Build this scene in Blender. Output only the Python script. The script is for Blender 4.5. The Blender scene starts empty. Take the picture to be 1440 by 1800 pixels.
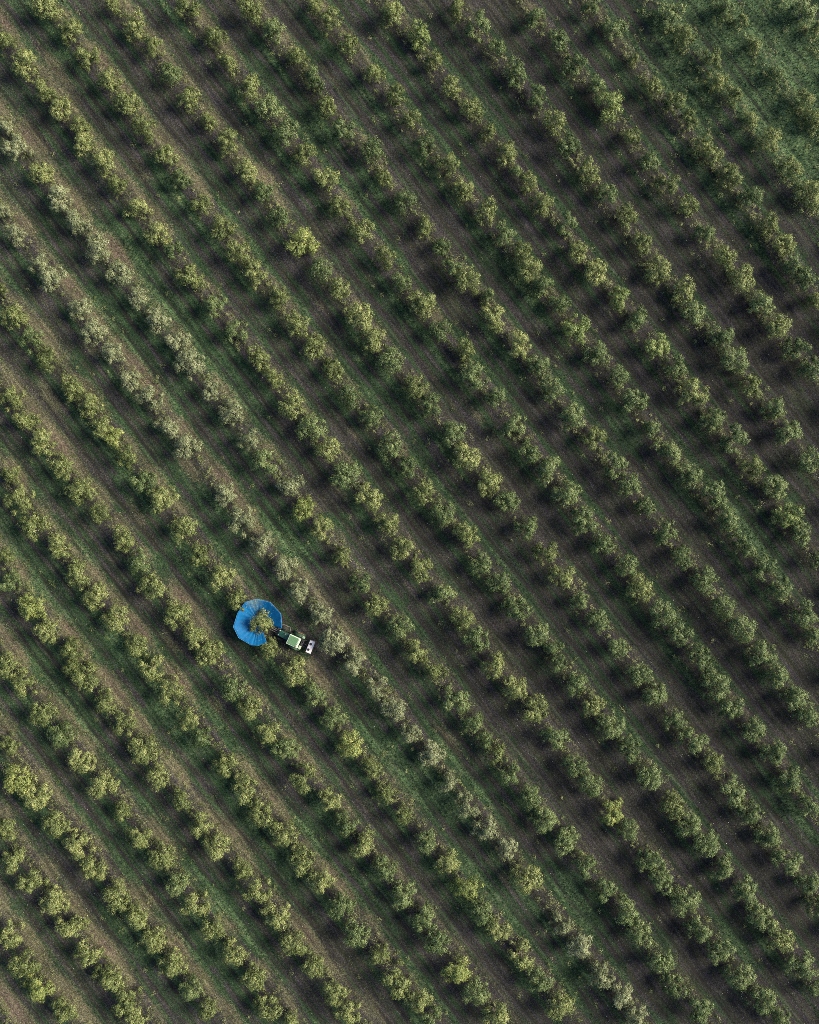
import bpy, bmesh, math, random
import numpy as np
from mathutils import Vector, Matrix

# ------------------------------------------------------------------ camera, sky, sun, exposure
S = bpy.context.scene
COL = S.collection
PPM = 14.0                                   # metres are read off the photograph at 14 pixels each
CAM_H = 900 / PPM / math.tan(math.radians(30))
cam = bpy.data.cameras.new('camera'); cam_o = bpy.data.objects.new('camera', cam); COL.objects.link(cam_o)
cam_o.location = (0, 0, CAM_H); cam.sensor_fit = 'VERTICAL'; cam.angle_y = math.radians(60)
cam.clip_end = 6000; S.camera = cam_o
SUN_ELEV, SUN_AZ = math.radians(35), math.radians(11)          # from the picture's right edge, a little from the top
world = bpy.data.worlds.new('World'); S.world = world; world.use_nodes = True
wn = world.node_tree; sky = wn.nodes.new('ShaderNodeTexSky'); sky.sky_type = 'NISHITA'; sky.sun_disc = False
sky.sun_elevation = SUN_ELEV; sky.sun_rotation = math.pi / 2 - SUN_AZ
wn.links.new(sky.outputs[0], wn.nodes['Background'].inputs[0]); wn.nodes['Background'].inputs[1].default_value = 0.105
sun = bpy.data.lights.new('sun', 'SUN'); sun.energy = 5.0; sun.angle = math.radians(31.0); sun.color = (1.0, 0.91, 0.74)
sun_o = bpy.data.objects.new('sun', sun); COL.objects.link(sun_o)
sdir = Vector((math.cos(SUN_ELEV) * math.cos(SUN_AZ), math.cos(SUN_ELEV) * math.sin(SUN_AZ), math.sin(SUN_ELEV)))
sun_o.rotation_euler = sdir.to_track_quat('Z', 'Y').to_euler(); sun_o.location = sdir * 200
S.view_settings.view_transform = 'Standard'; S.view_settings.look = 'None'; S.view_settings.exposure = 1.3
S.view_settings.gamma = 1.0
S.cycles.use_denoising = False; S.cycles.filter_width = 0.85
S.cycles.max_bounces = 5; S.cycles.diffuse_bounces = 3; S.cycles.transmission_bounces = 4

RNG = np.random.default_rng(11)
random.seed(5)

# ------------------------------------------------------------------ helpers
def link(o, parent=None):
    COL.objects.link(o)
    if parent: o.parent = parent
    return o
def tag(o, label=None, cat=None, group=None, kind=None):
    for k, v in (('label', label), ('category', cat), ('group', group), ('kind', kind)):
        if v: o[k] = v
    return o
def mesh_np(name, verts, faces_n, idx, mat, attrs=None, smooth=False):
    """verts (n,3); every face has faces_n corners; idx flat corner indices."""
    me = bpy.data.meshes.new(name)
    nv = len(verts); nf = len(idx) // faces_n
    me.vertices.add(nv); me.vertices.foreach_set('co', np.asarray(verts, np.float32).ravel())
    me.loops.add(nf * faces_n); me.loops.foreach_set('vertex_index', np.asarray(idx, np.int32))
    me.polygons.add(nf); me.polygons.foreach_set('loop_start', np.arange(0, nf * faces_n, faces_n, dtype=np.int32))
    me.polygons.foreach_set('loop_total', np.full(nf, faces_n, np.int32))
    if smooth: me.polygons.foreach_set('use_smooth', np.ones(nf, bool))
    for k, v in (attrs or {}).items():
        a = me.attributes.new(k, 'FLOAT', 'POINT'); a.data.foreach_set('value', np.asarray(v, np.float32))
    me.materials.append(mat); me.update(calc_edges=True)
    return me
class MB:
    """collects boxes, bars and lathes into one mesh"""
    def __init__(s): s.bm = bmesh.new()
    def box(s, c, d, rz=0.0, ry=0.0, bevel=0.02, taper=None):
        r = bmesh.ops.create_cube(s.bm, size=1.0); vs = r['verts']
        for v in vs:
            v.co = Vector((v.co.x * d[0], v.co.y * d[1], v.co.z * d[2]))
            if taper and v.co.z > 0: v.co.x *= taper[0]; v.co.y *= taper[1]
        if bevel:
            es = list({e for v in vs for e in v.link_edges})
            r2 = bmesh.ops.bevel(s.bm, geom=es, offset=min(bevel, min(d) * .4), segments=2, affect='EDGES', profile=.6)
            vs = list({v for f in r2['faces'] for v in f.verts} | {v for v in vs if v.is_valid})
        m = Matrix.Translation(Vector(c)) @ Matrix.Rotation(rz, 4, 'Z') @ Matrix.Rotation(ry, 4, 'Y')
        for v in vs: v.co = m @ v.co
        return s
    def bar(s, a, b, r, r2=None, n=8):
        a, b = Vector(a), Vector(b); ax = (b - a); q = ax.to_track_quat('Z', 'Y').to_matrix()
        r2 = r if r2 is None else r2
        A = [s.bm.verts.new(a + q @ Vector((math.cos(t) * r, math.sin(t) * r, 0))) for t in [2 * math.pi * k / n for k in range(n)]]
        B = [s.bm.verts.new(b + q @ Vector((math.cos(t) * r2, math.sin(t) * r2, 0))) for t in [2 * math.pi * k / n for k in range(n)]]
        for k in range(n): s.bm.faces.new((A[k], A[(k + 1) % n], B[(k + 1) % n], B[k]))
        s.bm.faces.new(A[::-1]); s.bm.faces.new(B)
        return s
    def lathe_y(s, c, prof, n=28):
        """prof: (radius, y) pairs turned round the y axis through c"""
        rings = [[s.bm.verts.new(Vector(c) + Vector((math.cos(t) * r, y, math.sin(t) * r))) for t in [2 * math.pi * k / n for k in range(n)]] for r, y in prof]
        for i in range(len(rings) - 1):
            for k in range(n): s.bm.faces.new((rings[i][k], rings[i][(k + 1) % n], rings[i + 1][(k + 1) % n], rings[i + 1][k]))
        s.bm.faces.new(rings[0][::-1]); s.bm.faces.new(rings[-1])
        return s
    def lathe_z(s, c, prof, n=20):
        rings = [[s.bm.verts.new(Vector(c) + Vector((math.cos(t) * r, math.sin(t) * r, z))) for t in [2 * math.pi * k / n for k in range(n)]] for r, z in prof]
        for i in range(len(rings) - 1):
            for k in range(n): s.bm.faces.new((rings[i][k], rings[i][(k + 1) % n], rings[i + 1][(k + 1) % n], rings[i + 1][k]))
        s.bm.faces.new(rings[0][::-1]); s.bm.faces.new(rings[-1])
        return s
    def prism(s, pts, y0, y1):
        """outline in x,z pushed from y0 to y1"""
        A = [s.bm.verts.new((x, y0, z)) for x, z in pts]; B = [s.bm.verts.new((x, y1, z)) for x, z in pts]
        n = len(pts); s.bm.faces.new(A); s.bm.faces.new(B[::-1])
        for k in range(n): s.bm.faces.new((A[k], B[k], B[(k + 1) % n], A[(k + 1) % n]))
        return s
    def build(s, name, mat, parent=None):
        bmesh.ops.recalc_face_normals(s.bm, faces=s.bm.faces)
        me = bpy.data.meshes.new(name); s.bm.to_mesh(me); s.bm.free(); me.materials.append(mat)
        return link(bpy.data.objects.new(name, me), parent)

# ------------------------------------------------------------------ materials
class NT:
    def __init__(s, name):
        s.m = bpy.data.materials.new(name); s.m.use_nodes = True; s.t = s.m.node_tree
        s.b = s.t.nodes['Principled BSDF']
    def n(s, typ, **kw):
        x = s.t.nodes.new(typ)
        for k, v in kw.items(): setattr(x, k, v)
        return x
    def l(s, a, b): s.t.links.new(a, b)
    def attr(s, name): return s.n('ShaderNodeAttribute', attribute_name=name).outputs['Fac']
    def math(s, op, a, b=None, clamp=False):
        x = s.n('ShaderNodeMath', operation=op, use_clamp=clamp)
        for i, v in enumerate((a, b)):
            if v is None: continue
            if isinstance(v, (int, float)): x.inputs[i].default_value = v
            else: s.l(v, x.inputs[i])
        return x.outputs[0]
    def ramp(s, fac, stops, interp='LINEAR'):
        x = s.n('ShaderNodeValToRGB'); cr = x.color_ramp; cr.interpolation = interp
        while len(cr.elements) < len(stops): cr.elements.new(0.5)
        for e, (p, c) in zip(cr.elements, stops):
            e.position = p; e.color = (*c, 1) if len(c) == 3 else c
        s.l(fac, x.inputs[0]); return x.outputs[0]
    def step(s, v, a, b):
        x = s.n('ShaderNodeMapRange', interpolation_type='SMOOTHSTEP'); x.inputs[1].default_value = a; x.inputs[2].default_value = b
        s.l(v, x.inputs[0]); return x.outputs[0]
    def noise(s, vec, scale, detail=3.0, rough=0.6):
        x = s.n('ShaderNodeTexNoise'); x.inputs['Scale'].default_value = scale; x.inputs['Detail'].default_value = detail
        x.inputs['Roughness'].default_value = rough; s.l(vec, x.inputs['Vector']); return x.outputs['Fac']
    def mix(s, f, a, b, blend='MIX'):
        x = s.n('ShaderNodeMix', data_type='RGBA', blend_type=blend)
        for v, k in ((f, 0), (a, 6), (b, 7)):
            if isinstance(v, (int, float)): x.inputs[k].default_value = v
            elif isinstance(v, tuple): x.inputs[k].default_value = (*v, 1)
            else: s.l(v, x.inputs[k])
        return x.outputs[2]

def leaf_material(name, dark, mid, light, trans=0.16, rough=0.55, obj_var=0.25):
    t = NT(name)
    tint = t.attr('tint'); oi = t.n('ShaderNodeObjectInfo').outputs['Random']
    f = t.math('ADD', tint, t.math('MULTIPLY', t.math('SUBTRACT', oi, 0.5), obj_var), clamp=True)
    c = t.ramp(f, [(0.0, dark), (0.5, mid), (1.0, light)])
    t.l(c, t.b.inputs['Base Color']); t.b.inputs['Roughness'].default_value = rough
    t.b.inputs['Specular IOR Level'].default_value = 0.2
    tr = t.n('ShaderNodeBsdfTranslucent'); t.l(c, tr.inputs[0])
    mx = t.n('ShaderNodeMixShader'); mx.inputs[0].default_value = trans
    t.l(t.b.outputs[0], mx.inputs[1]); t.l(tr.outputs[0], mx.inputs[2])
    t.l(mx.outputs[0], t.t.nodes['Material Output'].inputs[0])
    return t.m
def paint(name, col, rough=0.45, metal=0.0, dirt=0.35, dirtcol=(0.12, 0.09, 0.06), scale=6.0, spec=0.5):
    t = NT(name); co = t.n('ShaderNodeTexCoord').outputs['Object']
    f = t.step(t.noise(co, scale, 5, .7), 0.42, 0.72)
    c = t.mix(t.math('MULTIPLY', f, dirt), col, dirtcol)
    t.l(c, t.b.inputs['Base Color']); t.b.inputs['Metallic'].default_value = metal; t.b.inputs['Specular IOR Level'].default_value = spec
    t.l(t.math('ADD', t.math('MULTIPLY', f, 0.25), rough), t.b.inputs['Roughness'])
    return t.m

M_OLIVE = leaf_material('olive_leaves', (.028, .042, .013), (.118, .142, .046), (.275, .282, .110))
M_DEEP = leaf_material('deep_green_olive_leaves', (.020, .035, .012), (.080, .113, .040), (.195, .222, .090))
M_BRIGHT = leaf_material('light_green_olive_leaves', (.034, .058, .015), (.120, .160, .048), (.265, .290, .100))
M_YELLOW = leaf_material('fresh_olive_leaves', (.042, .066, .017), (.142, .172, .048), (.315, .320, .100))
M_SILVER = leaf_material('silver_olive_leaves', (.046, .060, .026), (.138, .156, .078), (.262, .268, .148))
M_WEED = leaf_material('weed_leaves', (.032, .050, .016), (.096, .118, .040), (.210, .210, .095), obj_var=0)
M_GRASS = leaf_material('grass_blades', (.007, .019, .009), (.016, .037, .016), (.058, .058, .028), trans=.2, obj_var=0)
M_LITTER = leaf_material('fallen_leaves', (.10, .10, .05), (.20, .19, .10), (.32, .28, .17), trans=.1, obj_var=0)
def bark_material():
    t = NT('olive_bark'); co = t.n('ShaderNodeTexCoord').outputs['Object']
    t.l(t.ramp(t.noise(co, 9, 5, .7), [(.3, (.05, .04, .032)), (.7, (.17, .145, .115))]), t.b.inputs['Base Color'])
    t.b.inputs['Roughness'].default_value = .9; return t.m
M_BARK = bark_material()

# ------------------------------------------------------------------ the rows of the orchard: x, y of each crown and its radius in the photograph's pixels;
# s = silver foliage, y = fresh yellow-green foliage, w = thin young tree, h = the tree in the harvester
ROWS_TXT = """15,1648,28 40,1695,29 68,1740,30y 110,1780,29
10,1465,24 20,1515,26 55,1550,26 90,1592,29 122,1632,29 152,1675,28 192,1720,29 220,1760,28 238,1792,25
10,1310,20 30,1370,31y 62,1400,29 100,1448,28 135,1485,29 168,1530,28 205,1575,28 238,1610,29 270,1658,26 300,1700,29 335,1742,25 364,1780,21
12,1170,28 40,1202,26 75,1252,28 105,1295,29 138,1335,28 178,1382,28 212,1428,22 245,1472,26 282,1510,28 310,1552,26 342,1595,28 375,1632,26 410,1680,25 448,1722,28 472,1770,28 510,1798,18
2,978,15 15,1025,22 52,1068,31y 82,1110,26 122,1142,24 122,1178,19 150,1192,28 185,1238,26 218,1272,26 250,1322,32 278,1365,25 318,1408,24 350,1450,25 380,1488,28 420,1530,24 452,1570,28 482,1612,29 515,1660,28 552,1702,26 585,1748,28 610,1785,26
12,835,20 32,880,28 58,922,29 98,962,26 135,1008,28 162,1048,28 202,1088,29 238,1135,24 265,1178,28 300,1215,28 328,1265,24 350,1300,24 394,1346,24 430,1390,28 460,1430,28 498,1468,29 530,1515,28 562,1550,28 598,1595,28 622,1640,29 668,1685,22 695,1722,30 735,1762,28 760,1792,22
18,700,24 40,740,24 68,778,28 108,822,26 140,862,29 172,902,22 210,945,26 245,990,26 270,1032,29 308,1078,29 340,1120,26 368,1155,28 405,1208,28 438,1245,26 470,1288,26 500,1322,26 535,1368,28 578,1408,26 605,1450,24 638,1490,28 675,1530,26 708,1575,28 740,1615,28 765,1652,29 805,1705,30y 835,1748,26 870,1780,28
2,508,12 22,552,26 52,595,24 78,635,24 118,680,26 155,715,25 175,750,24 200,768,22y 220,800,24 248,848,26 282,880,30 320,930,29 350,972,24 388,1012,29 414,1055,22 459,1092,25h 474,1140,20 515,1182,28 550,1218,28 585,1262,26 615,1310,29y 652,1351,24 678,1398,22 710,1435,22 748,1478,25 788,1515,26 818,1560,30y 850,1605,26 880,1638,26 918,1685,28 945,1725,29 985,1770,29
2,368,15s 22,410,22s 65,460,22s 88,490,28s 135,538,25s 162,578,26s 195,620,25s 228,668,22s 262,702,26s 295,750,25s 328,785,26s 395,870,25s 425,915,29s 460,955,26s 500,998,25s 525,1042,25s 562,1080,26s 588,1125,29s 625,1165,26s 660,1210,26s 692,1248,26s 721,1290,21s 758,1330,26s 790,1378,21s 822,1415,26s 852,1462,26s 890,1492,24s 928,1545,31 990,1628,22s 1020,1665,28s 1055,1718,26s 1092,1750,25s 1118,1788,25s
5,218,18s 28,255,25s 68,305,25 100,348,28s 132,390,28s 170,435,28s 205,478,28s 240,522,21s 272,560,25s 310,600,24s 330,635,28s 370,682,22s 405,722,25s 435,770,24s 465,810,28 508,855,25s 535,898,24y 562,932,25 600,978,20 632,1022,24 660,1062,26 702,1100,26 728,1146,24 762,1180,24 798,1232,28 828,1270,24 852,1302,18 872,1325,22 895,1362,24 935,1402,26 958,1442,25 998,1485,28 1030,1522,25 1060,1565,26 1098,1605,28 1130,1640,28 1165,1688,28 1190,1732,26 1228,1775,29
5,70,20 38,110,29 75,158,24 108,190,25 135,215,18 145,245,25 180,282,28 202,322,22 238,360,25 275,410,25 305,440,20 335,488,29 375,538,25 410,582,25 448,628,25 478,665,22 512,708,28 545,752,28 578,790,26 608,835,30 645,872,28 678,920,25 708,962,25 740,1002,25 778,1042,25 812,1088,26 835,1125,28 870,1170,25 905,1210,26 940,1250,28 975,1295,28 1012,1346,25 1038,1378,26 1078,1424,26y 1105,1460,22 1142,1510,26 1170,1548,28 1205,1588,29 1232,1635,28 1268,1670,28 1305,1718,28 1342,1758,27 1372,1792,20
80,12,28 118,48,25 152,98,25 188,140,25 218,180,28 252,222,25 292,270,25 315,310,22 350,358,22 388,400,25 418,442,26 450,482,26 490,522,24 520,570,28 555,612,26 590,650,25 615,695,25 652,732,25 682,778,28 715,825,24 745,862,25 779,901,25 818,942,28 845,992,24 878,1025,25 912,1065,28 945,1112,26 970,1140,20 982,1168,20 1012,1200,25 1045,1238,25 1076,1278,26 1108,1320,25 1142,1368,28 1185,1415,26 1212,1450,26 1242,1485,29 1275,1530,26 1310,1565,28 1345,1612,29 1372,1652,29 1410,1700,29 1435,1742,18
195,5,15 232,38,26 265,78,22 298,128,24 330,170,25 365,210,18 400,252,26 430,298,26 460,335,24 492,382,24 530,425,31y 565,472,25 592,505,24 635,558,31 655,592,28 688,632,28 732,680,24 758,715,25 795,758,29 820,805,29 858,845,28 890,885,25 928,928,25 958,968,25 988,1010,26 1020,1058,22 1055,1092,25 1085,1138,24 1125,1185,25 1155,1225,26 1188,1268,22 1220,1298,28 1258,1342,25 1288,1390,28 1320,1432,26 1352,1475,26 1385,1512,28 1422,1555,26 1440,1595,20
328,15,25 374,62,24 400,105,21 438,152,28 472,190,28 500,230,29 532,272,25 570,312,26 600,358,25 635,405,26 678,449,22 705,495,22 739,532,29 772,578,24 815,612,22 832,658,30 870,700,24 902,748,26 928,792,24 962,822,28 998,868,28 1028,918,29 1062,955,25 1105,995,24 1130,1035,28 1165,1080,29 1198,1115,28 1230,1155,25 1245,1180,18 1262,1208,28 1292,1245,26 1328,1285,26 1362,1325,29 1390,1370,29 1422,1418,25
442,15,28 478,50,26 520,98,22 550,135,25 578,185,24 608,228,25 652,262,24 678,312,21 710,352,22 748,395,21 778,435,20 795,465,20 820,488,28 858,515,15 868,558,28 910,605,28 945,640,24 970,682,26 1005,730,29 1042,772,25 1078,818,26 1105,855,25 1138,890,21 1170,938,26 1200,980,24 1240,1022,26 1272,1065,25 1305,1102,29 1340,1148,28 1368,1188,26 1400,1225,28 1425,1260,25
552,5,18 582,35,24 615,80,24 655,128,22 695,160,22 721,206,20 748,255,24 788,288,24 812,330,22 852,365,25 885,412,24 918,438,20 930,470,25w 952,500,24 985,532,22 1012,578,30b 1048,622,26 1088,662,22 1115,708,29 1145,752,21 1180,792,28 1212,835,26 1255,870,28 1280,918,29 1312,960,24 1345,998,26 1372,1038,25 1412,1080,29 1432,1118,20
688,20,28 732,55,26b 761,100,19 791,148,22 830,185,24 860,230,19 892,268,24 908,298,15 930,318,20 955,355,24 995,390,22 1020,444,24 1052,480,28 1092,522,24b 1122,562,25 1160,605,26b 1188,645,25 1218,688,31 1255,738,26 1288,770,29 1324,822,24 1360,858,28 1388,900,28b 1415,942,25 1438,985,18
802,10,21 838,42,26 872,78,19 902,122,26 942,165,24 975,212,24 1002,252,25 1035,298,24 1070,340,24 1102,378,22 1132,425,24 1160,470,26 1200,505,26 1222,550,26 1268,591,27 1292,630,29 1325,680,25 1365,715,25 1392,762,28 1425,808,28
940,25,22 982,65,25 1012,112,25 1050,148,20 1075,185,29b 1112,238,20 1142,282,24 1175,320,24 1210,358,22 1240,405,22 1278,451,25 1305,488,29 1345,532,26 1370,570,28 1402,610,25 1428,650,25
1040,8,18 1081,48,25 1115,98,12 1150,150,20w 1188,175,24 1215,208,19 1235,250,22 1255,270,20 1285,305,25 1320,348,25 1352,390,22 1380,430,25 1395,465,25 1418,488,25 1435,525,20
1180,18,28 1205,62,22w 1252,102,22 1262,142,22 1292,168,21 1320,208,20w 1355,245,25 1392,295,25 1425,338,28
1280,8,20 1310,32,15 1330,72,15 1370,125,15 1415,175,22 1438,208,20
1415,18,28 1438,50,18"""
CROWN_Z = 2.2
def ground_xy(px, py, z=0.0):
    k = (CAM_H - z) / CAM_H / PPM
    return (px - 720) * k, (900 - py) * k
ROWS = []
for line in ROWS_TXT.split('\n'):
    r = []
    for w in line.split():
        a, b, c = w.split(','); kind = c[-1] if c[-1].isalpha() else 'g'; rad = float(c.rstrip('syhwb')) / PPM
        x, y = ground_xy(float(a), float(b), CROWN_Z); r.append((x, y, rad, kind, float(a), float(b)))
    ROWS.append(r)
AX = np.array((0.6, -0.8)); NX = np.array((0.8, 0.6))                  # along a row (down the photo), across it (to the upper side)
ROW_FIT = []
for r in ROWS:
    u = np.array([p[0] * AX[0] + p[1] * AX[1] for p in r]); v = np.array([p[0] * NX[0] + p[1] * NX[1] for p in r])
    ROW_FIT.append((u, v))
# one smooth family of curves v = f_i(u): every row shares the bend, each has its own offset and slope where it is long enough
def fit_rows():
    coef = []
    for u, v in ROW_FIT:
        if len(u) >= 9: coef.append(np.polyfit(u / 50, v, 2 if len(u) > 24 else 1))
        else: coef.append(None)
    out = []
    for i, (u, v) in enumerate(ROW_FIT):
        c = coef[i]
        if c is None:
            j = min((k for k in range(len(coef)) if coef[k] is not None), key=lambda k: abs(k - i)); s = coef[j][-2]
            c = np.array([0, s, (v - s * u / 50).mean()])
        elif len(c) == 2: c = np.array([0, *c])
        out.append(c)
    return np.array(out)
FIT = fit_rows()
lo, hi = FIT[0].copy(), FIT[-1].copy()
EXTRA_LO = [lo - np.array([0, 0, 6.75 * k]) for k in (3, 2, 1)]; EXTRA_HI = [hi + np.array([0, 0, 6.75 * k]) for k in (1, 2, 3)]
FIT_ALL = np.array([*EXTRA_LO, *FIT, *EXTRA_HI])
def row_pos(x, y):
    """signed metres to the nearest row (+ = upper side), its index, metres along"""
    x = np.asarray(x, float); y = np.asarray(y, float); u = x * AX[0] + y * AX[1]; v = x * NX[0] + y * NX[1]; uc = np.clip(u, -110, 110) / 50
    f = FIT_ALL[:, 0, None] * uc.ravel() ** 2 + FIT_ALL[:, 1, None] * uc.ravel() + FIT_ALL[:, 2, None]
    d = v.ravel()[None] - f; k = np.abs(d).argmin(0)
    return d[k, np.arange(len(k))].reshape(x.shape), k.reshape(x.shape), u
# smooth value noise for the lie of the land
def vnoise(x, y, cell, seed):
    g = np.random.default_rng(seed).random((97, 97)); X = (x / cell) % 96; Y = (y / cell) % 96
    i = X.astype(int); j = Y.astype(int); fx = X - i; fy = Y - j; fx = fx * fx * (3 - 2 * fx); fy = fy * fy * (3 - 2 * fy)
    return (g[i, j] * (1 - fx) + g[i + 1, j] * fx) * (1 - fy) + (g[i, j + 1] * (1 - fx) + g[i + 1, j + 1] * fx) * fy
def height(x, y):
    x = np.asarray(x, float); y = np.asarray(y, float); s, k, u = row_pos(x, y)
    a = np.abs(np.abs(s) - 2.55)
    h = 0.34 * np.exp(-(s / 1.15) ** 2) * (.75 + .5 * vnoise(x, y, 3.1, 4)) - 0.07 * np.exp(-(a / 0.28) ** 2)
    h += 0.05 * (vnoise(x, y, 0.9, 1) - .5) + 0.035 * (vnoise(x, y, 0.42, 2) - .5) + 0.25 * (vnoise(x, y, 14, 3) - .5)
    far = np.clip((np.hypot(x, y) - 95) / 60, 0, 1)
    return h * (1 - far)

# green patches (pixel x, y, reach along the row in px, strength) and warm bare-soil patches
GREEN = [(1010,1570,95,.9),(690,1335,110,.7),(790,1400,90,.6),(1150,1660,90,.45),(40,1000,130,.75),(120,1100,90,.6),(250,1160,120,.7),(320,1270,90,.6),(470,1280,110,.55),(560,1400,90,.55),(400,1330,60,.4),
 (1400,60,190,.95),(1260,40,120,.65),(1200,130,120,.6),(1350,220,130,.7),(1180,40,90,.6),(1430,330,120,.6),(1330,420,90,.5),(920,480,80,.6),(700,700,130,.5),(640,620,80,.4),(300,560,130,.5),(220,440,90,.5),(120,60,70,.3),
 (480,110,90,.5),(560,230,110,.55),(260,1000,80,.5),(340,1000,60,.4),(450,1440,100,.5),(660,1560,90,.5),(1320,940,130,.6),(1110,1290,90,.45),(1340,1170,110,.5),(60,1420,90,.5),(420,700,110,.45),(620,860,110,.4),(880,620,110,.4),
 (790,780,100,.45),(1000,690,90,.4),(1200,520,110,.35),(170,260,90,.4),(300,330,90,.4),(830,1560,110,.5),(520,960,90,.35),(120,1270,60,.4),(230,1640,100,.4),(380,1600,90,.35),(560,1700,90,.35),(1280,1650,100,.5),(1420,1560,110,.45),
 (1000,300,90,.3),(640,320,90,.4),(430,420,80,.4),(90,830,100,.5),(210,800,90,.45),(1330,700,120,.3),(900,1000,60,.3),(1250,860,90,.4),(1080,760,80,.4),(1390,1420,80,.45),(960,1440,80,.5)]
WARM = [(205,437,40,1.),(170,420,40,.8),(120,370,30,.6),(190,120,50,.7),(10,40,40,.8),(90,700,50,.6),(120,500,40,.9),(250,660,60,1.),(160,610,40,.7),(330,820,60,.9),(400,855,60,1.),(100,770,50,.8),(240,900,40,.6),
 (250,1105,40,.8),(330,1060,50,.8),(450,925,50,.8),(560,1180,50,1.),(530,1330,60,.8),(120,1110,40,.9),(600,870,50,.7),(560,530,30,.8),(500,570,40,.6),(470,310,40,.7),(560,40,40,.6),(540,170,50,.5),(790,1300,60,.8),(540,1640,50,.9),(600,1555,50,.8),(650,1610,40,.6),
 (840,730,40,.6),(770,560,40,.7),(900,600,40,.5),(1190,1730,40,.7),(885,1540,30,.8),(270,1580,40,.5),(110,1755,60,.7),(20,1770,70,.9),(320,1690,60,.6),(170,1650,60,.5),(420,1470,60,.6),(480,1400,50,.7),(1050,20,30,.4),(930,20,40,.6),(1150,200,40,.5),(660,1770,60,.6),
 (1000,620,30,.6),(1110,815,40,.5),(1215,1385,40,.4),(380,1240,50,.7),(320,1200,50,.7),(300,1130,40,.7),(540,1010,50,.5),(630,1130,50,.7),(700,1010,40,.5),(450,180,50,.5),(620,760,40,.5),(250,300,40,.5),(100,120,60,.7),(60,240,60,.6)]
def patches(x, y, L, wd=1.4):
    u = x * AX[0] + y * AX[1]; v = x * NX[0] + y * NX[1]; o = np.zeros_like(u)
    for px, py, ln, st in L:
        gx, gy = ground_xy(px, py); pu = gx * AX[0] + gy * AX[1]; pv = gx * NX[0] + gy * NX[1]; ln = ln / PPM
        o = np.maximum(o, st * np.exp(-((u - pu) / (ln * .7)) ** 2 - ((v - pv) / (wd + ln * .06)) ** 2))
    return o
def ground_cover(x, y):
    """(signed metres to row, grass 0..1, warm soil and painted sun 0..1)"""
    x = np.asarray(x, float); y = np.asarray(y, float); s, k, u = row_pos(x, y)
    g = patches(x, y, GREEN)
    base = .24 + .34 * (vnoise(x, y, 11, 21) - .5) + .30 * (np.array([.9,.2,.6,.3,.8,.5])[k % 6] - .5) * .6
    base += .22 * np.clip(-x / 51, -1, 1) * .5 - .10 * np.clip(1 - np.hypot(x - 18, y - 12) / 42, 0, 1)
    base += .5 * np.clip((x - 22) / 30, 0, 1) * np.clip((y - 28) / 30, 0, 1)
    strip = np.exp(-((np.abs(s) - 2.0) / 0.75) ** 2) * .42 + np.exp(-((np.abs(s) - 3.3) / .35) ** 2) * .16
    gr = base + strip * (.25 + 1.3 * vnoise(x, y, 5, 23)) * np.array([1.1,.5,.9,1.2,.35,.8,1.,.6])[k % 8] + g * 0.95 - .42 * np.exp(-(s / 1.0) ** 2) * (1 - np.clip((x - 20) / 30, 0, 1) * np.clip((y - 20) / 30, 0, 1))
    gr -= .45 * np.exp(-((np.abs(s) - 2.65) / .24) ** 2) * (vnoise(x, y, 2.2, 25) > .25)
    w = patches(x, y, WARM, .5)*.8 + .58 * np.exp(-((s - 1.2) / .9) ** 2) * vnoise(x, y, 2.6, 27) * (.7 + .8 * np.clip(-x / 40 + .2, 0, 1)) + .26 * np.clip(-x / 51 - .3, 0, 1)  # soil patches and straw, with sunlit row sides and left-edge glow painted in
    return s, np.clip(gr, 0, 1), np.clip(w, 0, 1)

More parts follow.
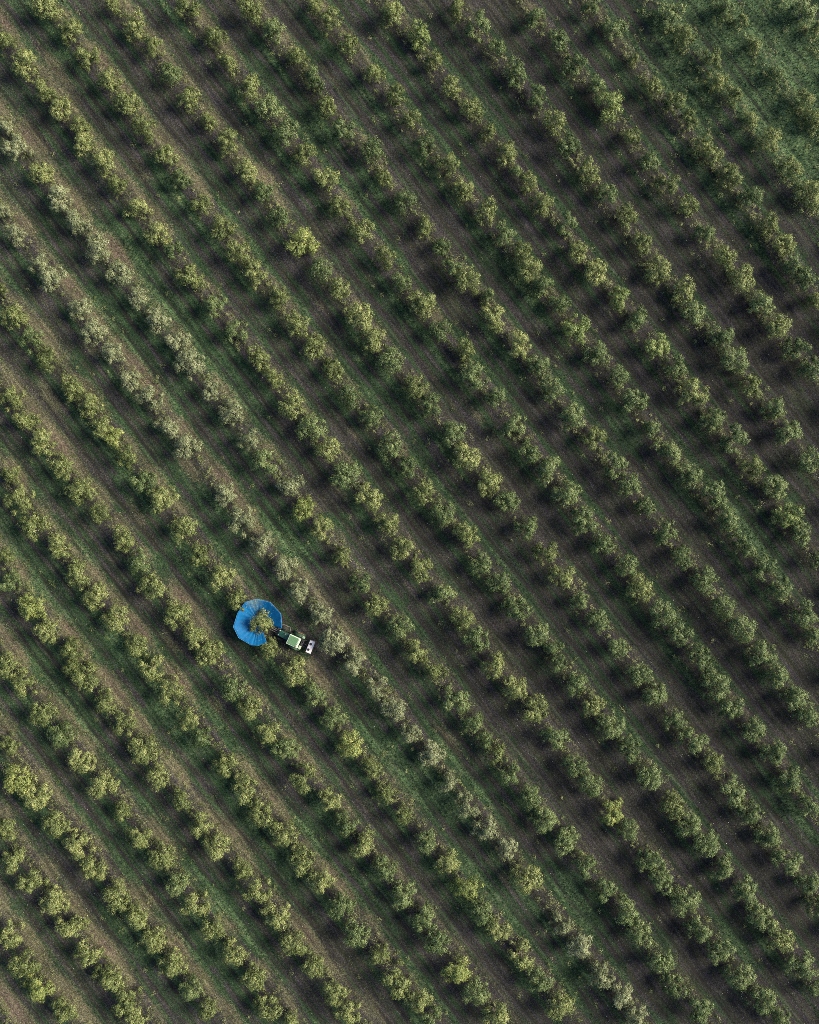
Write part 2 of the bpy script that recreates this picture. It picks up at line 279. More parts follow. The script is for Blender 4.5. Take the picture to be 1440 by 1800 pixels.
def ground_material():
    t = NT('orchard_soil'); co = t.n('ShaderNodeTexCoord').outputs['Object']
    mp = t.n('ShaderNodeMapping'); mp.inputs['Rotation'].default_value = (0, 0, math.atan2(.8, .6)); t.l(co, mp.inputs['Vector'])
    st = t.n('ShaderNodeMapping'); st.inputs['Scale'].default_value = (0.09, 1.0, 1.0); t.l(mp.outputs[0], st.inputs['Vector'])
    s = t.attr('row'); green = t.attr('green'); warm_lit = t.attr('warm_lit')
    fine = t.noise(co, 5.5, 5, .72); mid = t.noise(co, 1.6, 4, .65); big = t.noise(co, .22, 3); streak = t.noise(st.outputs[0], 1.5, 4, .6)
    grain = t.noise(co, 11, 4, .8)
    soil = t.ramp(t.math('ADD', t.math('MULTIPLY', fine, .5), t.math('MULTIPLY', grain, .5)), [(.36, (.0080, .0073, .0084)), (.5, (.0250, .0222, .0245)), (.64, (.075, .067, .069))])
    soil = t.mix(t.step(big, .4, .65), soil, (.058, .047, .046), 'MIX') if False else soil
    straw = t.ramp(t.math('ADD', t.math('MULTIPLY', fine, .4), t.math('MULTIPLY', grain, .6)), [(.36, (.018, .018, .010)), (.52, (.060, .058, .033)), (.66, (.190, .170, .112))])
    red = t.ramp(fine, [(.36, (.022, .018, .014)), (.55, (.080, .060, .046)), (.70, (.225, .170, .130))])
    grass = t.ramp(t.math('ADD', t.math('MULTIPLY', fine, .55), t.math('MULTIPLY', grain, .45)), [(.35, (.005, .014, .007)), (.5, (.016, .037, .016)), (.64, (.050, .075, .032))])
    olive = t.ramp(fine, [(.34, (.010, .011, .007)), (.52, (.028, .029, .018)), (.68, (.075, .071, .045))])
    m1 = t.step(t.math('ADD', t.math('MULTIPLY', streak, 1.05), t.math('MULTIPLY', mid, .35)), .52, .86)
    c = t.mix(m1, soil, olive)
    c = t.mix(t.step(t.math('ADD', green, t.math('ADD', t.math('MULTIPLY', t.math('SUBTRACT', streak, .5), 1.3), t.math('MULTIPLY', t.math('SUBTRACT', mid, .5), .5))), .20, .58), c, grass)
    lush = t.ramp(fine, [(.35, (.018, .038, .016)), (.52, (.055, .095, .040)), (.66, (.140, .180, .085))])
    c = t.mix(t.math('MULTIPLY', t.step(t.math('ADD', green, t.math('SUBTRACT', mid, .5)), .55, 1.0), .8), c, lush)
    wm = t.step(t.math('ADD', warm_lit, t.math('MULTIPLY', t.math('SUBTRACT', t.math('ADD', mid, fine), 1.0), .8)), .18, .62)
    c = t.mix(wm, c, t.mix(t.step(t.math('ADD', mid, warm_lit), 1.0, 1.7), straw, red))  # straw colour also paints the sunlit row side and the left glow
    # lengthwise bands left by mowing and tillage; ground multiplied darker towards the right, less at the upper right
    band = t.ramp(t.noise(st.outputs[0], 2.1, 3, .55), [(.34, (.50, .50, .52)), (.5, (.92, .92, .92)), (.66, (1.35, 1.33, 1.28))])
    c = t.mix(.85, c, band, 'MULTIPLY')
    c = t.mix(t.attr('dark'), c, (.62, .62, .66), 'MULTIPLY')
    # wheel tracks beside the middle of each alley: pressed dark ruts with a paler, dusty shoulder
    sa = t.math('ABSOLUTE', s); dev = t.math('ABSOLUTE', t.math('SUBTRACT', t.math('ADD', sa, t.math('MULTIPLY', t.math('SUBTRACT', t.math('ADD', big, t.math('MULTIPLY', mid, .4)), .7), 1.1)), 2.5))
    rut = t.math('MULTIPLY', t.math('SUBTRACT', 1.0, t.step(dev, .05, .42)), t.math('MULTIPLY', t.step(streak, .36, .56), t.step(t.noise(co, .13, 2), .36, .60)))
    dev2 = t.math('ABSOLUTE', t.math('SUBTRACT', sa, 2.12)); sh = t.math('MULTIPLY', t.math('SUBTRACT', 1.0, t.step(dev2, .04, .20)), t.step(t.math('ADD', streak, big), .98, 1.2))
    c = t.mix(t.math('MULTIPLY', rut, .75), c, (.013, .011, .011)); c = t.mix(t.math('MULTIPLY', sh, .3), c, (.070, .061, .055))
    # pale pebbles
    vo = t.n('ShaderNodeTexVoronoi'); vo.inputs['Scale'].default_value = 5.0; t.l(co, vo.inputs['Vector'])
    peb = t.math('MULTIPLY', t.math('LESS_THAN', vo.outputs['Distance'], .16), t.step(t.noise(co, .45, 3), .52, .68))
    c = t.mix(t.math('MULTIPLY', peb, .55), c, (.22, .20, .19))
    t.l(c, t.b.inputs['Base Color']); t.b.inputs['Roughness'].default_value = .95; t.b.inputs['Specular IOR Level'].default_value = .15
    bp = t.n('ShaderNodeBump'); bp.inputs['Distance'].default_value = .10; bp.inputs['Strength'].default_value = .9
    t.l(t.math('ADD', t.math('MULTIPLY', fine, .8), t.math('MULTIPLY', grain, .35)), bp.inputs['Height']); t.l(bp.outputs[0], t.b.inputs['Normal'])
    return t.m
def build_ground():
    def axis(h, st):
        core = np.arange(-h, h + st / 2, st); far = np.array([4, 12, 30, 80, 200, 500, 1200, 2600.])
        return np.concatenate([-(h + far)[::-1], core, h + far])
    X, Y = np.meshgrid(axis(68, .36), axis(82, .36), indexing='ij'); nx, ny = X.shape
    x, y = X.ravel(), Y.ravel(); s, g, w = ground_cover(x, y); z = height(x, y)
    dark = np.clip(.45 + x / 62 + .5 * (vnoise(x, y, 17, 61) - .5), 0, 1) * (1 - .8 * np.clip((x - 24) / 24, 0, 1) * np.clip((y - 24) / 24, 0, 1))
    i = (np.arange(nx - 1)[:, None] * ny + np.arange(ny - 1)[None]).ravel()
    idx = np.stack([i, i + ny, i + ny + 1, i + 1], 1).ravel()
    me = mesh_np('ground', np.stack([x, y, z], 1), 4, idx, ground_material(), {'row': s, 'green': g, 'warm_lit': w, 'dark': dark}, True)
    tag(link(bpy.data.objects.new('ground', me)), kind='structure')
build_ground()

# ------------------------------------------------------------------ leaves
def leaf_quads(c, nrm, L, W, rng, droop=0.0):
    """one rhombus leaf spray per row of c, facing nrm, turned at random; slightly folded"""
    n = len(c); nrm = nrm / (np.linalg.norm(nrm, axis=1, keepdims=True) + 1e-9)
    a = rng.normal(size=(n, 3)); a[:, 2] -= droop; t = a - (a * nrm).sum(1, keepdims=True) * nrm; t /= np.linalg.norm(t, axis=1, keepdims=True) + 1e-9
    b = np.cross(nrm, t); L = np.asarray(L).reshape(-1, 1); W = np.asarray(W).reshape(-1, 1)
    return np.stack([c - t * L * .5, c + b * W * .5 + nrm * W * .12, c + t * L * .5, c - b * W * .5 + nrm * W * .12], 1).reshape(-1, 3)
def crown_arrays(seed, n_leaves, R=1.75, thin=1.0):
    """a lobed olive crown: several leafy heads round an open middle, each head a crowd of tufts. Base at z=0."""
    rng = np.random.default_rng(seed); nl = int(rng.integers(4, 7)); a0 = rng.random() * 6.28
    lobes = []
    for k in range(nl):
        a = a0 + 6.283 * k / nl + rng.normal() * .3; d = R * rng.uniform(.38, .66); r = R * rng.uniform(.34, .52)
        lobes.append((math.cos(a) * d, math.sin(a) * d, rng.uniform(1.05, 2.25), r))
    for k in range(int(rng.integers(1, 3))):
        lobes.append((rng.normal() * .3, rng.normal() * .3, rng.uniform(1.9, 2.8), R * rng.uniform(.36, .48)))
    for k in range(int(rng.integers(2, 5))):            # stray shoots
        a = rng.random() * 6.28; d = R * rng.uniform(.75, 1.0); lobes.append((math.cos(a) * d, math.sin(a) * d, rng.uniform(.5, 1.6), R * rng.uniform(.18, .30)))
    area = np.array([l[3] ** 2 for l in lobes]); area /= area.sum(); C, N, T = [], [], []
    for (lx, ly, lz, lr), w in zip(lobes, area):
        n = int(n_leaves * w); nt = max(6, int(30 * (lr / .8) ** 2))
        d = rng.normal(size=(nt, 3)); d /= np.linalg.norm(d, axis=1, keepdims=True); d[:, 2] = np.where(d[:, 2] < -.55, -d[:, 2], d[:, 2])
        rad = lr * (rng.uniform(.62, 1.08, nt)); tc = np.array((lx, ly, lz)) + d * rad[:, None] * np.array((1, 1, .92))
        tone = np.clip(rng.normal(.5, .16, nt), 0, 1); q = rng.integers(0, nt, n)
        off = rng.normal(size=(n, 3)) * (.085 + .05 * lr); c = tc[q] + off
        nr = d[q] * 1.1 + off * 4.5 + rng.normal(size=(n, 3)) * .30 + np.array((0, 0, .10))
        C.append(c); N.append(nr); T.append(np.clip(tone[q] + rng.normal(size=n) * .16, 0, 1))
    C = np.concatenate(C); N = np.concatenate(N); T = np.concatenate(T); n = len(C)
    V = leaf_quads(C, N, rng.uniform(.11, .25, n) * thin, rng.uniform(.06, .115, n) * thin, rng)
    return V, np.repeat(T, 4), lobes
def trunk_mesh(seed, lobes):
    rng = random.Random(seed); mb = MB(); h0 = rng.uniform(.5, .8); fork = Vector((rng.uniform(-.1, .1), rng.uniform(-.1, .1), h0))
    mb.bar((0, 0, -.25), (fork.x * .3, fork.y * .3, .12), .17, .115).bar((fork.x * .3, fork.y * .3, .10), fork, .115, .085)
    for lx, ly, lz, lr in lobes:
        end = Vector((lx, ly, lz)); m = fork.lerp(end, .5) + Vector((rng.uniform(-.12, .12), rng.uniform(-.12, .12), .12))
        mb.bar(fork, m, .055 if lr > .5 else .03, .04 if lr > .5 else .02, 6).bar(m, end, .04 if lr > .5 else .02, .012, 6)
        for q in range(3): mb.bar(m.lerp(end, .6), end + Vector((rng.uniform(-1, 1), rng.uniform(-1, 1), rng.uniform(-.3, 1))) * lr * .75, .016, .005, 5)
    bmesh.ops.recalc_face_normals(mb.bm, faces=mb.bm.faces); me = bpy.data.meshes.new('trunk'); mb.bm.to_mesh(me); mb.bm.free(); me.materials.append(M_BARK); return me

N_VAR = 18; N_LEAF = 4000
VAR = []
for q in range(N_VAR):
    V, T, lobes = crown_arrays(100 + q, N_LEAF); VAR.append((V, T, trunk_mesh(q, lobes)))
def quad_idx(n): return np.arange(n * 4, dtype=np.int32)
CROWN_ME = {}
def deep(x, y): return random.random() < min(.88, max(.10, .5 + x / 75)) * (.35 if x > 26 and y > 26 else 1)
def crown_mesh(q, kind):
    m = {'g': M_OLIVE, 'd': M_DEEP, 's': M_SILVER, 'y': M_YELLOW, 'b': M_BRIGHT}[kind]
    if (q, m.name) not in CROWN_ME: CROWN_ME[q, m.name] = mesh_np('crown', VAR[q][0], 4, quad_idx(len(VAR[q][0]) // 4), m, {'tint': VAR[q][1]})
    return CROWN_ME[q, m.name]

# ------------------------------------------------------------------ which trees are things of their own: the silver, the fresh and the largest green ones
ALL = [(ri, k, *t) for ri, r in enumerate(ROWS) for k, t in enumerate(r)]
special = [t for t in ALL if t[5] in 'syhb']; plain = sorted((t for t in ALL if t[5] in 'gw'), key=lambda t: -t[4])
N_GREEN = 255
OWN = {(t[0], t[1]) for t in special} | {(t[0], t[1]) for t in plain[:N_GREEN]}
HROW = next(ri for ri, r in enumerate(ROWS) if any(t[3] == 'h' for t in r))
ORD = ['zeroth','first','second','third','fourth','fifth','sixth','seventh','eighth','ninth','tenth','eleventh','twelfth','thirteenth','fourteenth','fifteenth','sixteenth','seventeenth','eighteenth','nineteenth']
TENS = {20:'twentieth',30:'thirtieth',40:'fortieth'}
def nth(n):
    if n < 20: return ORD[n]
    return TENS[n] if n % 10 == 0 else {2:'twenty',3:'thirty',4:'forty'}[n // 10] + '-' + ORD[n % 10]
def row_words(ri):
    d = ri - HROW
    if d == 0: return "the harvester's own row"
    return f"the {nth(abs(d))} row {'above' if d > 0 else 'below'} the harvester" if abs(d) > 1 else f"the row just {'above' if d > 0 else 'below'} the harvester"
def tree_label(ri, k, kind):
    n = len(ROWS[ri]); look = {'g': 'green olive tree', 'w': 'thin-crowned olive tree', 's': 'silvery olive tree', 'y': 'bright yellow-green olive tree', 'b': 'lighter green bushy olive tree', 'h': ''}[kind]
    place = f"{nth(k + 1)} from the top of" if k < (n + 1) // 2 or k + 1 <= 3 else f"{nth(n - k)} from the bottom of"
    return f"{look}, {place} {row_words(ri)}"
PROTO = {}
def make_tree(ri, k, x, y, rad, kind):
    q = random.randrange(N_VAR); sc = rad / 1.72 * (0.86 if kind == 'w' else .90); rz = random.uniform(0, 6.28)
    nm = {'s': 'silver_olive_tree', 'y': 'bright_olive_tree'}.get(kind, 'olive_tree')
    o = link(bpy.data.objects.new(nm, None)); o.location = (x, y, float(height(x, y)) - .03); o.rotation_euler = (0, 0, rz); zs = random.uniform(.92, 1.08)
    o.scale = (sc, sc, (0.42 + .5 * sc) * zs)
    mk = kind if kind in 'syb' else 'd' if deep(x, y) else 'g'; key = (q, mk)
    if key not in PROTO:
        c = link(bpy.data.objects.new('crown', crown_mesh(q, mk)), o); t = link(bpy.data.objects.new('trunk', VAR[q][2]), o); PROTO[key] = (c, t)
    else:
        for src in PROTO[key]:
            p = src.copy(); p.parent = o; COL.objects.link(p)
    lab = 'olive tree standing inside the spread blue catching umbrella' if kind == 'h' else tree_label(ri, k, kind)
    grp = {'s': 'silvery olive trees of one mixed-in variety', 'y': 'bright yellow-green olive trees'}.get(kind, 'lighter green olive trees' if kind == 'b' else 'green olive trees in planted rows')
    tag(o, lab, 'tree', grp)
for ri, k, x, y, rad, kind, px, py in ALL:
    if (ri, k) in OWN: make_tree(ri, k, x, y, rad, kind)

# the rest of the orchard, with the rows carried on a little beyond the picture, as one mass
def build_orchard_mass():
    spots = [(x, y, rad) for ri, k, x, y, rad, kind, px, py in ALL if (ri, k) not in OWN]
    HX, HY = 51.4, 64.3; rng = random.Random(77)
    for c in FIT_ALL:
        u = -100.0
        while u < 100:
            u += rng.uniform(2.9, 3.7); v = np.polyval(c, np.clip(u, -110, 110) / 50); x = AX[0] * u + NX[0] * v; y = AX[1] * u + NX[1] * v
            if abs(x) < HX + 14 and abs(y) < HY + 14 and (abs(x) > HX + 1.9 or abs(y) > HY + 1.9): spots.append((x, y, rng.uniform(1.4, 1.9)))
    Vs, Ts, Ms = [], [], []; wv, wi, n0 = [], [], 0
    for x, y, rad in spots:
        q = rng.randrange(N_VAR); V, T, _ = VAR[q]; sc = rad / 1.72 * .90; a = rng.uniform(0, 6.28); ca, sa = math.cos(a) * sc, math.sin(a) * sc
        z = float(height(x, y)) - .03; R = np.array(((ca, -sa, 0), (sa, ca, 0), (0, 0, (.42 + .5 * sc) * rng.uniform(.92, 1.08))))
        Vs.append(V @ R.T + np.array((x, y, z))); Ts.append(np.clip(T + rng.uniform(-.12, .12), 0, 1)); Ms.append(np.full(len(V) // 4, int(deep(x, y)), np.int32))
    V = np.concatenate(Vs); me = mesh_np('orchard_trees_mass', V, 4, quad_idx(len(V) // 4), M_OLIVE, {'tint': np.concatenate(Ts)})
    me.materials.append(M_DEEP); me.polygons.foreach_set('material_index', np.concatenate(Ms))
    o = tag(link(bpy.data.objects.new('orchard', me)), 'remaining smaller green olive trees filling out the rows', kind='stuff')
build_orchard_mass()

# ------------------------------------------------------------------ undergrowth, grass, stones
def scatter(n, rng, m=9.0):
    return rng.uniform(-51.4 - m, 51.4 + m, n), rng.uniform(-64.3 - m, 64.3 + m, n)
def build_weeds():
    rng = np.random.default_rng(31); x, y = scatter(52000, rng); s, g, w = ground_cover(x, y)
    dens = np.exp(-((s - .1) / .75) ** 2) * (.6 + .9 * vnoise(x, y, 2.4, 41) ** 1.5) + .05 * g + .35 * np.clip((x - 15) / 35, 0, 1) * np.clip((y - 15) / 35, 0, 1) * np.exp(-(s / 1.6) ** 2)
    k = rng.random(len(x)) < dens; x, y = x[k], y[k]; n = len(x); z = height(x, y); per = 34
    r = rng.uniform(.18, .52, n); off = rng.normal(size=(n, per, 3)) * .5; off[..., 2] = np.abs(off[..., 2]) * 1.6
    c = np.stack([x, y, z], 1)[:, None] + off * r[:, None, None]; nr = off + np.array((0, 0, .5)) + rng.normal(size=off.shape) * .4
    V = leaf_quads(c.reshape(-1, 3), nr.reshape(-1, 3), rng.uniform(.08, .2, n * per), rng.uniform(.04, .08, n * per), rng)
    tone = np.clip(rng.normal(.55, .2, n)[:, None] + rng.normal(size=(n, per)) * .15, 0, 1)
    me = mesh_np('weeds', V, 4, quad_idx(n * per), M_WEED, {'tint': np.repeat(tone.ravel(), 4)})
    tag(link(bpy.data.objects.new('weeds', me)), kind='stuff')
def build_grass():
    rng = np.random.default_rng(32); x, y = scatter(330000, rng, 7.0); s, g, w = ground_cover(x, y)
    k = rng.random(len(x)) < (.16 + .84 * np.clip((g - .12) * 1.5, 0, 1)) * (1 - .5 * w); x, y, g, w = x[k], y[k], g[k], w[k]; n = len(x); z = height(x, y)
    b = 2; a = rng.uniform(0, 6.28, (n, b)); h = rng.uniform(.07, .20, (n, b)) * (.6 + .7 * g[:, None]); lean = rng.uniform(.4, 1.3, (n, b)) * h; wd = rng.uniform(.018, .045, (n, b))
    base = np.stack([x, y, z - .01], 1)[:, None] + np.concatenate([rng.normal(size=(n, b, 2)) * .05, np.zeros((n, b, 1))], 2)
    d = np.stack([np.cos(a), np.sin(a), np.zeros_like(a)], 2); t = np.stack([-np.sin(a), np.cos(a), np.zeros_like(a)], 2)
    V = np.stack([base - t * wd[..., None], base + t * wd[..., None], base + d * lean[..., None] + np.array((0, 0, 1)) * h[..., None]], 2).reshape(-1, 3)
    tone = np.clip(.75 - .75 * g[:, None] + .4 * w[:, None] + rng.normal(size=(n, b)) * .2, 0, 1)
    me = mesh_np('grass', V, 3, np.arange(len(V), dtype=np.int32), M_GRASS, {'tint': np.repeat(tone.ravel(), 3)})
    tag(link(bpy.data.objects.new('grass', me)), kind='stuff')
def build_stones():
    rng = np.random.default_rng(33); x, y = scatter(90000, rng, 3.0); s, g, w = ground_cover(x, y)
    dens = (.04 + .9 * np.clip(vnoise(x, y, 5, 51) - .55, 0, 1)) * (.35 + np.exp(-((s + 1.6) / 1.1) ** 2) + 1.6 * w) * (.5 + np.clip(-y / 60, -.2, .8)) * (1 - .7 * g)
    k = rng.random(len(x)) < dens * .9; x, y = x[k], y[k]; n = len(x); z = height(x, y); r = rng.uniform(.012, .045, n) * np.where(rng.random(n) < .06, 1.8, 1)
    o = np.array([(1, 0, 0), (0, 1, 0), (-1, 0, 0), (0, -1, 0), (0, 0, .8), (0, 0, -.6)]); v = o[None] * (1 + rng.normal(size=(n, 6, 1)) * .25)
    a = rng.uniform(0, 6.28, n); ca, sa = np.cos(a)[:, None], np.sin(a)[:, None]
    v = np.stack([v[..., 0] * ca - v[..., 1] * sa * .7, v[..., 0] * sa + v[..., 1] * ca * .7, v[..., 2]], 2) * r[:, None, None] + np.stack([x, y, z + .01], 1)[:, None]
    f = np.array([(0, 1, 4), (1, 2, 4), (2, 3, 4), (3, 0, 4), (1, 0, 5), (2, 1, 5), (3, 2, 5), (0, 3, 5)])
    me = mesh_np('stones', v.reshape(-1, 3), 3, (f[None] + 6 * np.arange(n)[:, None, None]).ravel(), paint('pale_stone', (.50, .46, .41), .9, dirt=.3))
    tag(link(bpy.data.objects.new('stones', me)), kind='stuff')
build_weeds(); build_grass(); build_stones()

# ------------------------------------------------------------------ the harvester: a tractor and the catching umbrella on its nose
GREEN_P = paint('green_tractor_paint', (.014, .042, .017), .38, dirt=.25)
DARK_G = paint('dark_green_hood_paint', (.010, .060, .036), .4, dirt=.2)
ROOF_G = paint('faded_green_roof', (.045, .108, .046), .55, dirt=.55, dirtcol=(.12, .16, .08), scale=9)
ROOF_W = paint('pale_green_roof_edge', (.33, .40, .29), .5, dirt=.35, dirtcol=(.25, .3, .18), scale=9)
PALE_G = paint('pale_green_plastic', (.28, .33, .22), .5, dirt=.3)
BLACK = paint('black_steel', (.012, .012, .013), .5, dirt=.5, dirtcol=(.05, .045, .04))
RUBBER = paint('tyre_rubber', (.014, .014, .014), .85, dirt=.6, dirtcol=(.07, .055, .04))
RIM_Y = paint('yellow_rim', (.36, .22, .04), .5, dirt=.5)
STEEL = paint('worn_steel', (.20, .19, .18), .45, .6, dirt=.5)
BOXW = paint('white_box_paint', (.60, .545, .535), .5, dirt=.14, dirtcol=(.36, .30, .28), scale=4)
ORANGE = paint('orange_bracket', (.17, .085, .03), .5, dirt=.4)
LENS = paint('lamp_lens', (.75, .70, .60), .2, dirt=.1)
def glass_mat():
    t = NT('cab_glass'); t.b.inputs['Base Color'].default_value = (.01, .014, .014, 1); t.b.inputs['Roughness'].default_value = .06
    return t.m
GLASS = glass_mat()
HEAD = math.radians(180 - 24.6)                     # the nose points up the photo's left: local +x
cx, cy = ground_xy(380 + 815 / 6, 1020 + 640 / 6, 2.45)     # the middle of the cab roof
def tractor():
    T = link(bpy.data.objects.new('tractor', None)); T.location = (cx, cy, float(height(cx, cy)) + .02); T.rotation_euler = (0, 0, HEAD)
    tag(T, 'green tractor with faded green cab roof and white box at its rear', 'tractor')
    # chassis: engine block, axles, belly, side rails
    m = MB().box((1.05, 0, .72), (2.3, .62, .5), bevel=.06).box((-.25, 0, .78), (1.1, .8, .6), bevel=.06).bar((-.25, -.95, .72), (-.25, .95, .72), .12).bar((1.75, -.72, .48), (1.75, .72, .48), .09)
    m.box((1.1, .50, .70), (1.9, .09, .14), bevel=.02).box((1.1, -.50, .70), (1.9, .09, .14), bevel=.02).box((2.32, 0, .68), (.3, 1.0, .42), bevel=.04)
    m.build('chassis', BLACK, T)
    # hood
    h = MB().prism([(.62, .92), (.62, 1.50), (1.1, 1.50), (1.75, 1.42), (2.12, 1.30), (2.26, 1.05), (2.24, .88)], -.39, .39)
    bmesh.ops.bevel(h.bm, geom=list(h.bm.edges), offset=.06, segments=2, affect='EDGES')
    hood = h.build('hood', DARK_G, T)
    g = MB()
    for q in range(5): g.box((2.262, 0, .92 + .055 * q), (.02, .52, .025), bevel=0)
    g.build('grille', BLACK, hood)
    for sy in (-1, 1):
        v = MB()
        for q in range(5): v.box((.9 + .16 * q, sy * .395, 1.2), (.09, .02, .28), bevel=0)
        v.build('vent', BLACK, hood)
    for sy in (-1, 1): MB().lathe_z((2.06, sy * .28, 1.22), [(.07, 0), (.085, .06), (.03, .09)]).build('headlight', LENS, hood)
    MB().bar((1.28, -.30, 1.44), (1.28, -.30, 2.05), .038).bar((1.28, -.30, 2.02), (1.20, -.30, 2.12), .04).lathe_z((1.28, -.30, 1.5), [(.05, 0), (.062, .05), (.062, .3), (.04, .36)]).build('exhaust_pipe', STEEL, T)
    # cab
    cabx0, cabx1, hw = -.72, .68, .60
    f = MB()
    for x, top in ((cabx1, .56), (-.05, -.05), (cabx0, -.70)):
        for sy in (-1, 1): f.bar((x, sy * hw, 1.0), (top, sy * (hw - .03), 2.36), .042)
    for sy in (-1, 1): f.box((-.02, sy * hw, 1.02), (1.44, .07, .10)); f.box((-.05, sy * (hw - .03), 2.35), (1.3, .06, .07))
    f.box((cabx1, 0, 1.02), (.07, 1.2, .1)); f.box((cabx0, 0, 1.02), (.07, 1.2, .1)); f.box((0, 0, .98), (1.36, 1.14, .06))
    f.build('cab_frame', BLACK, T)
    gl = MB()
    for sy in (-1, 1): gl.box((.30, sy * (hw - .012), 1.7), (.62, .012, 1.2), bevel=0).box((-.38, sy * (hw - .012), 1.7), (.58, .012, 1.2), bevel=0)
    gl.box((.62, 0, 1.7), (.012, 1.1, 1.22), ry=-.09, bevel=0).box((-.71, 0, 1.7), (.012, 1.1, 1.22), bevel=0)
    gl.build('cab_window', GLASS, T)
    MB().box((-.3, 0, 1.25), (.45, .5, .12), bevel=.05).box((-.5, 0, 1.55), (.12, .48, .55), bevel=.05).build('seat', BLACK, T)
    w = MB().bar((.35, 0, 1.2), (.2, 0, 1.5), .02)
    pr = [Vector((.2 + .06 * math.cos(t), .19 * math.sin(t), 1.5 + .17 * math.cos(t) * .8)) for t in [6.283 * q / 14 for q in range(14)]]
    for q in range(14): w.bar(pr[q], pr[(q + 1) % 14], .014, n=6)
    w.build('steering_wheel', BLACK, T)
    roof = MB().box((-.04, 0, 2.43), (1.52, 1.30, .12), bevel=.05, taper=(.96, .95)).build('cab_roof', ROOF_W, T)
    MB().box((.05, -.0, 2.505), (1.14, 1.12, .05), bevel=.04, taper=(.94, .94)).build('roof_panel', ROOF_G, roof)
    lt = MB()
    for q in range(5): lt.box((-.62, -.42 + .2 * q, 2.52), (.09, .13, .05), bevel=.015)
    lt.build('roof_vent', ROOF_W, roof)
    MB().lathe_z((-.55, .50, 2.48), [(.07, 0), (.07, .04), (.05, .12), (.02, .15)]).build('beacon_lamp', ORANGE, roof)
    for sx, sy in ((.70, -1), (.70, 1), (-.76, -1), (-.76, 1)): MB().box((sx, sy * .48, 2.36), (.09, .16, .11), bevel=.03).build('work_light', LENS, roof)
    for sy in (-1, 1):
        MB().bar((.62, sy * .6, 1.9), (.78, sy * .86, 1.95), .016).box((.79, sy * .93, 1.95), (.05, .17, .28), bevel=.02).build('mirror', BLACK, T)
    # wheels
    def wheel(x, y, R, wd, sy):
        o = MB().lathe_y((0, 0, 0), [(R * .60, -wd * .46), (R * .93, -wd * .5), (R * .96, -wd * .36), (R * .96, wd * .36), (R * .93, wd * .5), (R * .60, wd * .46)], 36)
        for q in range(18):
            a = 6.283 * q / 18
            for s2 in (-1, 1):
                a2 = a + (.12 if s2 > 0 else 0); c, s_ = math.cos(a2), math.sin(a2)
                o.bar((c * R * .975, s2 * wd * .05, s_ * R * .975), (math.cos(a2 - .22) * R * .955, s2 * wd * .47, math.sin(a2 - .22) * R * .955), .028, n=5)
        w_ = o.build('wheel', RUBBER, T); w_.location = (x, y, R)
        MB().lathe_y((0, 0, 0), [(R * .61, -wd * .30), (R * .61, wd * .30), (R * .56, wd * .34), (R * .50, wd * .12), (R * .16, wd * .14), (R * .14, wd * .30), (.03, wd * .32)] if sy > 0 else [(.03, -wd * .32), (R * .14, -wd * .30), (R * .16, -wd * .14), (R * .50, -wd * .12), (R * .56, -wd * .34), (R * .61, -wd * .30), (R * .61, wd * .30)], 28).build('rim', RIM_Y, w_)
    for sy in (-1, 1):
        wheel(-.30, sy * .86, .72, .36, sy); wheel(1.75, sy * .76, .50, .28, sy)
        pts = [(-.30 + .80 * math.cos(a), .72 + .80 * math.sin(a)) for a in np.linspace(.35, 2.9, 12)]
        pts += [(-.30 + .765 * math.cos(a), .72 + .765 * math.sin(a)) for a in np.linspace(2.9, .35, 12)]
        y0, y1 = sorted((sy * .63, sy * 1.06)); MB().prism(pts, y0, y1).build('fender', GREEN_P, T)
    # hydraulics behind the cab and the tank beside it
    k = MB().box((-1.0, 0, .95), (.35, .9, .5), bevel=.05).bar((-.9, .38, .7), (-1.75, .42, .62), .045).bar((-.9, -.38, .7), (-1.75, -.42, .62), .045).bar((-.9, 0, 1.1), (-1.7, 0, 1.15), .035)
    for q in range(5): k.bar((-.95 - .06 * q, -.3 + .15 * q, 1.2), (-1.1 - .05 * q, -.25 + .14 * q, 1.42), .022, n=6)
    k.bar((-.9, -.35, 1.35), (-1.05, .35, 1.38), .03).bar((-1.15, -.3, 1.2), (-1.05, .3, 1.45), .022).box((-.98, .25, 1.3), (.16, .22, .2), bevel=.03)
    k.build('hydraulic_unit', BLACK, T)
    MB().box((-.98, .60, 1.32), (.34, .46, .36), bevel=.09).build('side_tank', PALE_G, T)
    MB().box((-.92, -.74, 1.36), (.36, .30, .30), bevel=.08).build('oil_tank', paint('grey_green_tank', (.16, .24, .15), .5), T)
    MB().box((-.45, -1.10, 1.52), (.78, .06, .08), bevel=.015, rz=.05).build('side_bracket', ORANGE, T)
    MB().bar((1.05, -1.14, .95), (2.15, -1.10, .95), .035).bar((1.05, -1.14, .95), (.95, -.6, .9), .03).bar((2.15, -1.10, .95), (2.2, -.5, .8), .03).build('side_guard', STEEL, T)
    # rear box
    bx = MB().box((-2.16, .02, 1.02), (.66, 1.56, .52), bevel=.04, rz=.05).build('rear_box', BOXW, T)
    for yy in (-.34, .40): MB().lathe_z((-2.07, yy, 1.28), [(.155, 0), (.155, .05), (.11, .06), (.09, .035), (.02, .03)], 24).build('box_cap', BLACK, bx)
    MB().box((-2.16, .02, 1.285), (.5, 1.42, .012), bevel=0, rz=.05).build('box_lid', paint('box_lid', (.61, .55, .54), .5, dirt=.18, dirtcol=(.42, .34, .33), scale=5), bx)
    return T
tractor()

